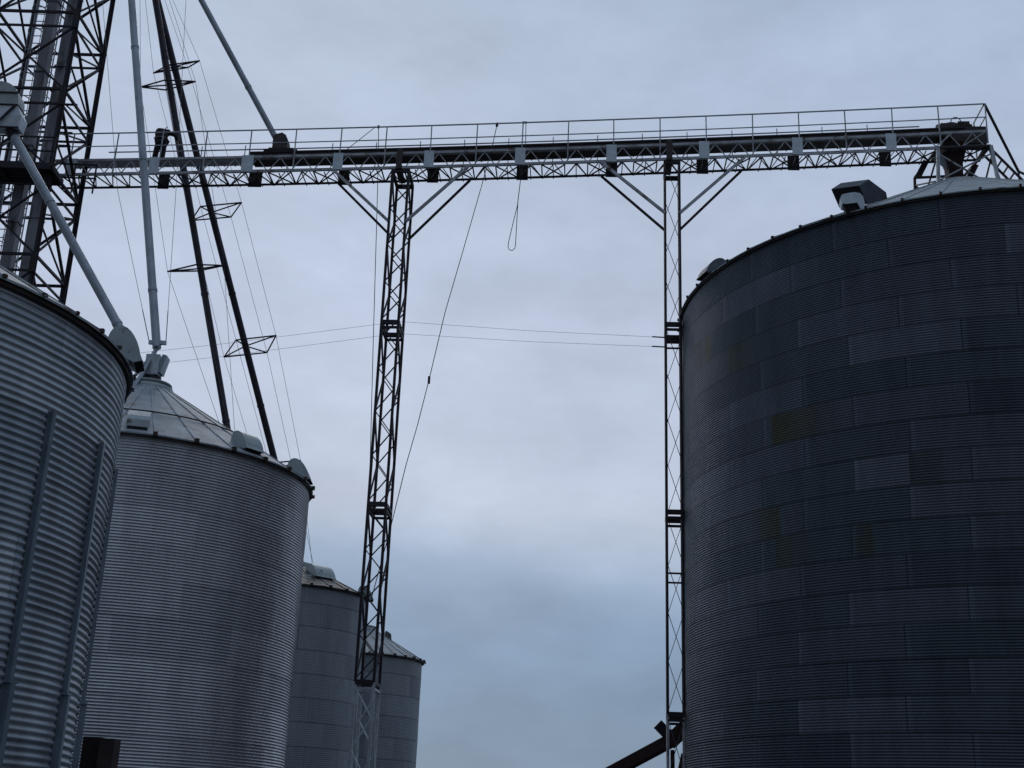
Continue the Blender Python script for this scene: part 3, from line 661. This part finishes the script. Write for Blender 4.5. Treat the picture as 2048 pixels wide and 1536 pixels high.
# service platform where the catwalk meets the tower
pl = MB()
for i in range(5): pl.bar(Vector((-18.3, 36.70 + i * .2, 21.02)), Vector((-14.85, 36.70 + i * .2, 21.02)), .14, .05)
pl.bar((-18.4, 36.55, 20.95), (-14.9, 36.55, 20.95), .08, .22); pl.bar((-18.4, 37.65, 20.95), (-14.9, 37.65, 20.95), .08, .18)
pl.bar((-14.85, 36.6, 20.95), (-14.85, 37.6, 20.95), .08, .18); pl.bar((-16.5, 36.6, 20.9), (-16.5, 37.6, 20.9), .08, .18)
pl.build('platform', M_dark, et)
for y_, x1_ in ((36.65, -14.9), (38.4, -14.1)):
    pr = MB()
    for z in (21.55, 22.05): pr.bar((-18.3, y_, z), (x1_, y_, z), .045)
    for i in range(7): pr.bar((-18.28 + i * (x1_ + 18.26) / 6, y_, 21), (-18.28 + i * (x1_ + 18.26) / 6, y_, 22.07), .045)
    pr.build('platform_rail', M_dark, et)
# lower small landing and beams seen between the casings
mb = MB()
for z in (23.0, 23.5, 24.6): mb.bar((-17.2, 38.9, z), (-15.3, 38.9, z), .06)
mb.bar((-16.2, 38.9, 21), (-16.2, 38.9, 25), .05); mb.build('landing_frame', M_dark, et)

# twin casing bucket elevator inside the tower
be = thing('bucket_elevator', 'tall twin casing grain elevator leg running up inside the lattice tower', 'grain elevator', (-15.6, 37.7, 0))
def casing(px, py, Y, w, m):
    q = at(px, py, Y); mb = MB()
    for i in range(12):
        z0, z1 = i * 2.8, (i + 1) * 2.8 - .01
        mb.box((q.x, q.y, (z0 + z1) / 2), w, w * .9, z1 - z0); mb.box((q.x, q.y, z1 - .03), w + .08, w * .9 + .08, .05)
    mb.build('casing', m, be); return q
M_cas = mat('elevator_casing', (.28, .28, .31), .6, .3, .3, 1.5, (1, 1, .3), rust=.2, rustcol=(.06, .045, .045))
cA = casing(83, 150, 37.9, .34, M_cas); cB = casing(127, 130, 37.55, .36, M_cas)
mb = MB(); mb.box((-15.75, 37.7, 34.4), 2.2, .7, 1.3); mb.tube((-15.75, 37.35, 34.9), (-15.75, 38.05, 34.9), 1.0, n=24); mb.build('head', M_galv, be)
mb = MB(); mb.box((-15.75, 37.7, .6), 2.0, .7, 1.2); mb.build('boot', M_dark, be)
def ladder(px, py, Y, z0, z1, label, cage):
    q = at(px, py, Y); t = thing('cage_ladder', label, 'ladder', (q.x, q.y, z0))
    for s in (-1, 1): mb = MB(); mb.bar((q.x + s * .2, q.y, z0), (q.x + s * .2, q.y, z1), .035); mb.build('rail', M_rail, t)
    mb = MB()
    for i in range(int((z1 - z0) / .3)): mb.bar((q.x - .2, q.y, z0 + .15 + i * .3), (q.x + .2, q.y, z0 + .15 + i * .3), .025)
    mb.build('rungs', M_rail, t)
    if cage:
        for i in range(int((z1 - z0) / .9)):
            mb = MB(); z = z0 + .4 + i * .9
            mb.path([Vector((q.x - .3 * math.cos(a) , q.y - .62 * math.sin(a), z)) for a in [j * PI / 12 for j in range(13)]], .018); mb.build('cage_hoop', M_rail, t)
        mb = MB()
        for a in (.5, PI / 2, PI - .5): mb.bar((q.x - .3 * math.cos(a), q.y - .62 * math.sin(a), z0), (q.x - .3 * math.cos(a), q.y - .62 * math.sin(a), z1), .02)
        mb.build('cage_strap', M_rail, t)
    return t
ladder(82, 50, 39.0, 8, 33, 'caged ladder left of both elevator casings', True)
ladder(108, 50, 38.6, 8, 33, 'caged ladder between the two elevator casings', True)

# small elevator head with the pale hood, far left
he = thing('small_elevator', 'pale rounded elevator head with hopper at the far left edge', 'grain elevator', (-15.2, 33, 0))
hc = at(0, 214, 33.2)
mb = MB(); xr = .60
prof = [(-xr, -.05), (-xr, .10)] + [(-xr * math.cos(a), .10 + .62 * math.sin(a)) for a in [i * PI / 12 for i in range(1, 12)]] + [(xr, .10), (xr, -.05)]
mb.prism([hc + Vector((a, -.25, b)) for a, b in prof], (0, .55, 0)); hd = mb.build('head_cover', M_hood, he)
mb = MB()
for z in (.34, -.06): mb.bar(hc + Vector((-xr - .02, -.27, z)), hc + Vector((xr + .02, -.27, z)), .035)
mb.bar(hc + Vector((xr + .02, -.25, -.06)), hc + Vector((xr + .02, .3, -.06)), .04)
mb.build('cover_flange', M_dark, he)
mb = MB(); v = []
for z, x0, x1, y in ((-.08, -.60, .62, .25), (-.40, -.5, .78, .25), (-.78, .02, .74, .2)):
    v += [hc + Vector((x0, -y, z)), hc + Vector((x1, -y, z)), hc + Vector((x1, y, z)), hc + Vector((x0, y, z))]
mb.add(v, [(i * 4 + j, i * 4 + (j + 1) % 4, (i + 1) * 4 + (j + 1) % 4, (i + 1) * 4 + j) for i in range(2) for j in range(4)] + [(8, 9, 10, 11)])
mb.build('hopper', M_plate, he)
mb = MB(); mb.bar(hc + Vector((.56, -.29, -.08)), hc + Vector((.05, -.29, -.80)), .05); mb.bar(hc + Vector((-.55, -.29, -.30)), hc + Vector((.05, -.29, -.80)), .05); mb.bar(hc + Vector((.0, -.27, -.80)), hc + Vector((.76, -.27, -.80)), .04)
mb.build('hopper_brace', M_dark, he)
for dx in (-.35, .10):
    mb = MB(); mb.box(hc + Vector((dx - .1, 0, -hc.z / 2 - .45)), .30, .3, hc.z - .95); mb.build('casing', M_cas, he)
mb = MB(); mb.tube(hc + Vector((.48, 0, -.76)), hc + Vector((.56, 0, -1.0)), .19, .14, n=16); mb.build('discharge_collar', M_dark, he)
mb = MB()
for z in (-2.2, -3.4): 
    mb.bar(hc + Vector((-.8, -.5, z)), hc + Vector((.25, -.5, z)), .05); mb.bar(hc + Vector((.25, -.5, z)), hc + Vector((.25, -.5, z + .75)), .04); mb.bar(hc + Vector((-.8, -.5, z + .75)), hc + Vector((.25, -.5, z + .75)), .035)
mb.build('side_platform', M_rail, he)
mb = MB(); mb.box(hc + Vector((-.05, -.3, -2.1)), .42, .35, .75); mb.build('drive_box', M_dark, he)

# ------------------------------------------------------------------ distributor and spouts
D0 = at(262, -260, 38.0)
di = thing('distributor', None, None, D0)
di['label'] = 'grain distributor above the frame where all spouts meet'; di['category'] = 'distributor'
mb = MB(); mb.tube(D0 + Zv * .1, D0 + Zv * 1.2, .6, .5, n=20); mb.build('drum', M_galv, di)
mb = MB(); mb.bar((D0.x, D0.y, D0.z + .6), (-14.9, 38.2, D0.z + .6), .2); mb.build('bracket', M_dark, di)

def spout(name, label, A, B, r, m, joints=3, cat_='spout', group=None):
    t = thing(name, label, cat_, B, group)
    mb = MB(); mb.tube(A, B, r, n=18); o = mb.build('tube', m, t)
    d = (B - A).normalized()
    for i in range(joints):
        p = A.lerp(B, (i + .6) / joints); mb = MB(); mb.tube(p - d * .05, p + d * .05, r + .014, n=18); mb.build('flange', m, t)
    return t
apx2 = Vector((c2[0], c2[1], Z2(.55) + .25))
# galvanised spout falling to the middle bin
top = at(248, -210, 37.0); bot = Vector((c2[0] + .05, c2[1], apx2.z + .95))
s1 = spout('grain_spout', 'upright galvanised spout falling in front of the catwalk to the middle bin', top, bot, .115, M_spout, 4, group='grain spouts')
mb = MB(); c = Vector((c2[0] + .06, c2[1], apx2.z + .42))
mb.box(c + Vector((-.02, 0, .0)), .36, .42, .56); mb.build('diverter_box', M_galv, s1)
mb = MB(); mb.box(c + Vector((.22, 0, .04)), .12, .36, .5, Vector((.97, 0, -.22)), (0, 1, 0), Vector((.22, 0, .97))); mb.build('diverter_box', M_spout, s1)
mb = MB(); mb.tube(c + Vector((0, 0, -.28)), c + Vector((0, 0, -.5)), .2, .24, n=16); mb.build('collar', M_dark, s1)
mb = MB(); mb.box(bot + Vector((0, 0, .15)), .46, .1, .1); mb.build('clamp', M_galv, s1)
for s in (-1, 1):                                                    # stay wires with turnbuckles
    mb = MB(); a = bot + Vector((s * .22, 0, .15)); b = a + Vector((s * .20, 0, 1.25)); e = at(235 if s < 0 else 352, 380, 33.0); b = a.lerp(e, .2)
    mb.tube(a, b, .012, n=6); mb.tube(b, e, .007, n=5); mb.tube(e, at(205 if s < 0 else 372, 0, 34.5), .007, n=5); mb.build('stay_wire', M_wire, s1)
mb = MB(); mb.tube(c + Vector((-.05, 0, .42)), at(258, 792, 31.2), .06, n=10); mb.tube(c + Vector((.0, 0, .5)), at(246, 780, 31.6), .045, n=10); mb.build('brace', M_spout, s1)
# spout from the small elevator
A = hc + Vector((.53, 0, -.9)); B = at(292, 752, 32.0)
s2 = spout('grain_spout', 'pale galvanised spout slanting from the pale elevator head towards the middle bin', A, B, .125, M_spout, 2, group='grain spouts')
# spout to the conveyor inlet
A = at(292, -205, 38.4); B = cw(3.42, .55, .05)
s3 = spout('grain_spout', 'pale slanting spout feeding the conveyor inlet box on the catwalk', A, B, .103, M_spout, 2, group='grain spouts')
# the two dark pipes beyond the catwalk, trussed by guy wires over spreader frames
A1 = at(272, -230, 39.4); B1 = Vector((c5[0], c5[1], Z5(.35) + .1))
A2 = at(258, -222, 39.6); B2 = Vector((c3[0] + .1, c3[1], Z3(.45) + .15))
dpipe1 = spout('grain_pipe', 'left one of the two long dark pipes, nearer the upright galvanised spout', A1, B1, .115, M_pipe, 5, 'pipe', 'dark pipes beyond the catwalk')
dpipe2 = spout('grain_pipe', 'right one of the two long dark pipes, leading to the patchy roofed bin', A2, B2, .125, M_pipe, 6, 'pipe', 'dark pipes beyond the catwalk')
def spreader(t, A, B, cy, corners, star=True):
    c = on_line(A, B, cy); pts = [at(x, y, c.y + dy) for x, y, dy in corners]; mb = MB()
    for i in range(4): mb.tube(pts[i], pts[(i + 1) % 4], .028, n=6)
    for p in pts: mb.tube(p, c, .026, n=6)
    mb.build('spreader_frame', M_dark, t); return pts, c
f1, c1_ = spreader(dpipe2, A2, B2, 133, [(336, 130, -.45), (399, 121.5, -.45), (376, 135, .45), (307, 146, .45)])
f3, _ = spreader(dpipe2, A2, B2, 425, [(401, 413, -.6), (483, 405, -.6), (462, 434, .6), (383, 441, .6)])
f5, _ = spreader(dpipe2, A2, B2, 692, [(472, 680, -.7), (552, 671, -.7), (534, 705, .7), (448, 714, .7)])
f6, _ = spreader(dpipe2, A2, B2, 938, [(538, 926, -.7), (601, 921, -.7), (588, 950, .7), (520, 955, .7)])
g2, _ = spreader(dpipe1, A1, B1, 170, [(330, 160, -.45), (391, 163, 0), (332, 180, .45), (281, 174, 0)])
g4, _ = spreader(dpipe1, A1, B1, 537, [(393, 529, -.6), (448, 531, 0), (396, 542, .6), (335, 543, 0)])
for i in range(4):
    mb = MB(); w0 = A2.lerp(B2, .04) ; mb.path([w0, f1[i], f3[i], f5[i], f6[i], B2 + Vector(((i in (1, 2)) * .5, (.3 if i > 1 else -.3), -.2))], .0075, 5); mb.build('guy_wire', M_wire, dpipe2)
    mb = MB(); w0 = A1.lerp(B1, .04); mb.path([w0, g2[i], g4[i], B1 + Vector((.1, 0, -.1))], .0075, 5); mb.build('guy_wire', M_wire, dpipe1)

# ------------------------------------------------------------------ wires and ropes
for i, (za, zb_, zc) in enumerate(((675, 643, 722), (694, 667, 748))):
    p = [at(1331, za, 37.8), at(800 - i * 4, zb_, 38.3), at(-3 + 135, zc, 39.5)]
    mid = p[0].lerp(p[1], .5) + Zv * -.05; mid2 = p[1].lerp(p[2], .5) + Zv * -.05
    mb = MB(); mb.path([p[0], mid, p[1], mid2, p[2]], .005, 5)
    mb.tube(p[0], p[0].lerp(p[1], .05), .022, n=6)
    tag(mb.build('guy_cable', M_wire), ('upper' if i == 0 else 'lower') + ' of the two level thin cables strung between the lattice towers', 'cable', 'level cables between the towers')
def px_path(pts, Y0, Y1, r, n=6):
    mb = MB(); L_ = len(pts); v = [at(x, y, Y0 + (Y1 - Y0) * i / (L_ - 1)) for i, (x, y) in enumerate(pts)]; mb.path(v, r, n); return mb, v
mb, v = px_path([(995, 246), (985, 290), (966, 362), (925, 505), (890, 625), (858, 760), (835, 850), (812, 930), (780, 1060), (742, 1200)], 38.1, 38.3, .013)
mb.tube(v[5] - Zv * .12, v[5] + Zv * .12, .04, n=8); mb.tube(v[0], v[0] + (v[1] - v[0]) * .15, .045, n=8)
tag(mb.build('rope', M_rope), 'long slanting rope tied to the catwalk handrail and falling towards the free tower', 'rope', 'ropes hanging from the catwalk')
pts = [(1047, 245), (1044, 290), (1042, 352), (1035, 410), (1024, 455), (1017, 485), (1016, 494), (1019, 500), (1025, 501), (1030, 496), (1031, 488), (1033, 455), (1036, 400), (1042, 352), (1051, 300), (1052, 245)]
mb, v = px_path(pts, 38.02, 38.02, .012); mb.tube(v[0] - T * .04, v[0] + T * .12, .04, n=8)
tag(mb.build('rope', M_rope), 'short looped rope hanging below the catwalk in the open sky', 'rope', 'ropes hanging from the catwalk')
mb, v = px_path([(757, 253), (757, 300), (754, 420), (750, 560), (746, 700), (742, 860), (738, 1000)], 38.3, 38.3, .012); mb.tube(v[0] - Zv * .06, v[0] + Zv * .03, .04, n=8)
tag(mb.build('rope', M_rope), 'straight upright rope hanging just left of the free lattice tower', 'rope', 'ropes hanging from the catwalk')
mb = MB(); mb.tube(cw(5.75, -.03, 0), cw(5.1, .3, -.66), .012, n=5); tag(mb.build('stay_rope', M_rope), 'short slanting line from the handrail down to the conveyor lid', 'rope', 'ropes hanging from the catwalk')

# ------------------------------------------------------------------ beam conveyor and box at the bottom
au = thing('incline_conveyor', 'dark sloping boxed conveyor passing behind the slim tower at the bottom', 'conveyor', at(1340, 1470, 41))
a, b = at(1195, 1560, 42.5), at(1348, 1478, 40.5)
mb = MB(); mb.bar(a, b, .32, .34); mb.build('trough', M_rust, au)
mb = MB(); mb.bar(at(1338, 1486, 40.4), at(1382, 1444, 40.2), .36, .40); mb.build('head_section', M_rust, au)
mb = MB(); mb.bar(at(1315, 1448, 40.6), at(1348, 1482, 40.6), .26, .3); mb.build('motor_mount', M_dark, au)
for x in (1215, 1345):
    q = at(x, 1500 if x > 1300 else 1555, 41.5); mb = MB(); mb.bar((q.x, q.y, 0), (q.x, q.y, q.z), .12); mb.build('leg', M_rust, au)
mb = MB(); mb.bar(at(1358, 1560, 39.5), at(1369, 1508, 39.4), .12, .16)
sb = tag(mb.build('leaning_post', M_rust), 'short dark leaning post at the foot of the large bin, right of the slim tower', 'post')
bx = thing('rusty_box', 'dark rusty steel box at the bottom in front of the middle bin', 'box', at(198, 1536, 25))
p = at(167, 1473, 25); q = at(203, 1473, 25)
mb = MB(); mb.box(((p.x + q.x) / 2, 25.15, p.z / 2), q.x - p.x, .3, p.z); mb.build('casing', mat('deep_rust', (.016, .008, .008), .85, 0, .4, 4), bx)
p2 = at(233, 1473, 25); mb = MB(); mb.box(((q.x + p2.x) / 2 + .003, 25.12, p.z / 2 - .01), p2.x - q.x, .42, p.z - .02); mb.build('door', mat('brown_rust', (.05, .03, .03), .85, 0, .4, 4), bx)

# ------------------------------------------------------------------ the worker on the catwalk
def skin(name, verts, edges, m, parent, sub=2, root=0):
    me = bpy.data.meshes.new(name); me.from_pydata([v[0] for v in verts], edges, []); me.update()
    o = bpy.data.objects.new(name, me); C.objects.link(o); me.materials.append(m)
    bm = bmesh.new(); bm.from_mesh(me); ly = bm.verts.layers.skin.verify(); bm.verts.ensure_lookup_table()
    for i, v in enumerate(verts):
        r = v[1]; bm.verts[i][ly].radius = (r, r) if isinstance(r, (int, float)) else r
        bm.verts[i][ly].use_root = i == root
    bm.to_mesh(me); bm.free()
    o.modifiers.new('Skin', 'SKIN').use_smooth_shade = True
    s_ = o.modifiers.new('Sub', 'SUBSURF'); s_.levels = s_.render_levels = sub
    if parent: o.parent = parent; o.matrix_parent_inverse = parent.matrix_world.inverted() if False else Matrix.Translation(root_of(parent).location).inverted() if parent.type == 'EMPTY' else Matrix.Identity(4)
    return o
def K(px): return (px - 236.6) / 89.4
def b3(px, d, h): return cw(K(px), d, -.90 + h)
person = thing('person', 'person in dark work clothes with pale harness straps leaning over the catwalk rail', 'person', b3(314, .5, 0))
V = [(b3(314, .45, .80), .12),            # 0 pelvis
     (b3(311, .55, 1.00), .12),           # 1 waist
     (b3(308, .66, 1.22), .13),           # 2 chest
     (b3(309, .76, 1.34), .10),           # 3 upper back
     (b3(312, .84, 1.41), .06),           # 4 neck
     (b3(314, .92, 1.45), .095), (b3(317, .97, 1.38), .06),   # 5,6 head
     (b3(297, .74, 1.28), .06), (b3(294, .86, 1.02), .045), (b3(300, 1.06, .90), .032),      # 7,8,9 left arm to the far rail
     (b3(320, .74, 1.30), .06), (b3(332, .84, 1.26), .045), (b3(335, .98, 1.12), .032),     # 10,11,12 right arm reaching
     (b3(309, .45, .76), .085), (b3(307, .42, .45), .062), (b3(305, .40, .10), .045), (b3(306, .48, .04), .04),
     (b3(319, .45, .76), .085), (b3(320, .47, .45), .062), (b3(321, .42, .10), .045), (b3(322, .50, .04), .04)]
E = [(0, 1), (1, 2), (2, 3), (3, 4), (4, 5), (5, 6), (3, 7), (7, 8), (8, 9), (3, 10), (10, 11), (11, 12), (0, 13), (13, 14), (14, 15), (15, 16), (0, 17), (17, 18), (18, 19), (19, 20)]
for wi in (9, 12):
    w = V[wi][0]; dr = (w - V[wi - 1][0]).normalized(); n0 = len(V); V.append((w + dr * .06, .030)); E.append((wi, n0))
    for j, (off, ln) in enumerate(((-.03, .07), (-.01, .085), (.012, .08), (.032, .06))):
        a = w + dr * .09 + T * off; c_ = a + dr * ln * .6 + Zv * -.02; e_ = c_ + dr * ln * .2 + Zv * -.035
        m0 = len(V); V += [(a, .010), (c_, .009), (e_, .008)]; E += [(n0, m0), (m0, m0 + 1), (m0 + 1, m0 + 2)]
    m0 = len(V); V += [(w + dr * .04 - T * .045 + Zv * -.01, .012), (w + dr * .08 - T * .06 + Zv * -.03, .010)]; E += [(n0, m0), (m0, m0 + 1)]
skin('body', V, E, M_skin, person, 1)
J = [(V[0][0] + Zv * .02, .18), (V[1][0], .215), (V[2][0], .25), (V[3][0], .21), (V[4][0] - Zv * .02, .085),
     (V[7][0], .085), (V[8][0], .066), (V[9][0], .05), (V[10][0], .085), (V[11][0], .066), (V[12][0], .05)]
skin('jacket', J, [(0, 1), (1, 2), (2, 3), (3, 4), (3, 5), (5, 6), (6, 7), (3, 8), (8, 9), (9, 10)], M_cloth, person, 2)
Tt = [(V[0][0], .175), (V[13][0], .125), (V[14][0], .10), (V[15][0], .085), (V[17][0], .125), (V[18][0], .10), (V[19][0], .085)]
skin('trousers', Tt, [(0, 1), (1, 2), (2, 3), (0, 4), (4, 5), (5, 6)], M_trs, person, 2)
for i, j in ((15, 16), (19, 20)): skin('boot', [(V[i][0] - Zv * .03, .055), (V[j][0] + Nn * .03, .05), (V[j][0] + Nn * .12 - Zv * .01, .045)], [(0, 1), (1, 2)], M_black, person, 1)
skin('hood', [(V[4][0], .09), (V[5][0] + Zv * .02, .125), (V[6][0], .09)], [(0, 1), (1, 2)], M_cloth, person, 2)
mb = MB(); w = V[1][0] - Zv * .05
mb.path([w + T * (.20 * math.cos(a)) + Nn * (.20 * math.sin(a)) for a in [i * PI / 12 for i in range(25)]], .018, 5); mb.build('belt', M_strap, person)
mb = MB(); mb.path([w + T * .10 - Nn * .165, V[2][0] + T * .13 - Nn * .22, V[3][0] + T * .13 - Nn * .08 + Zv * .17], .02, 5); mb.build('strap', M_strap, person)
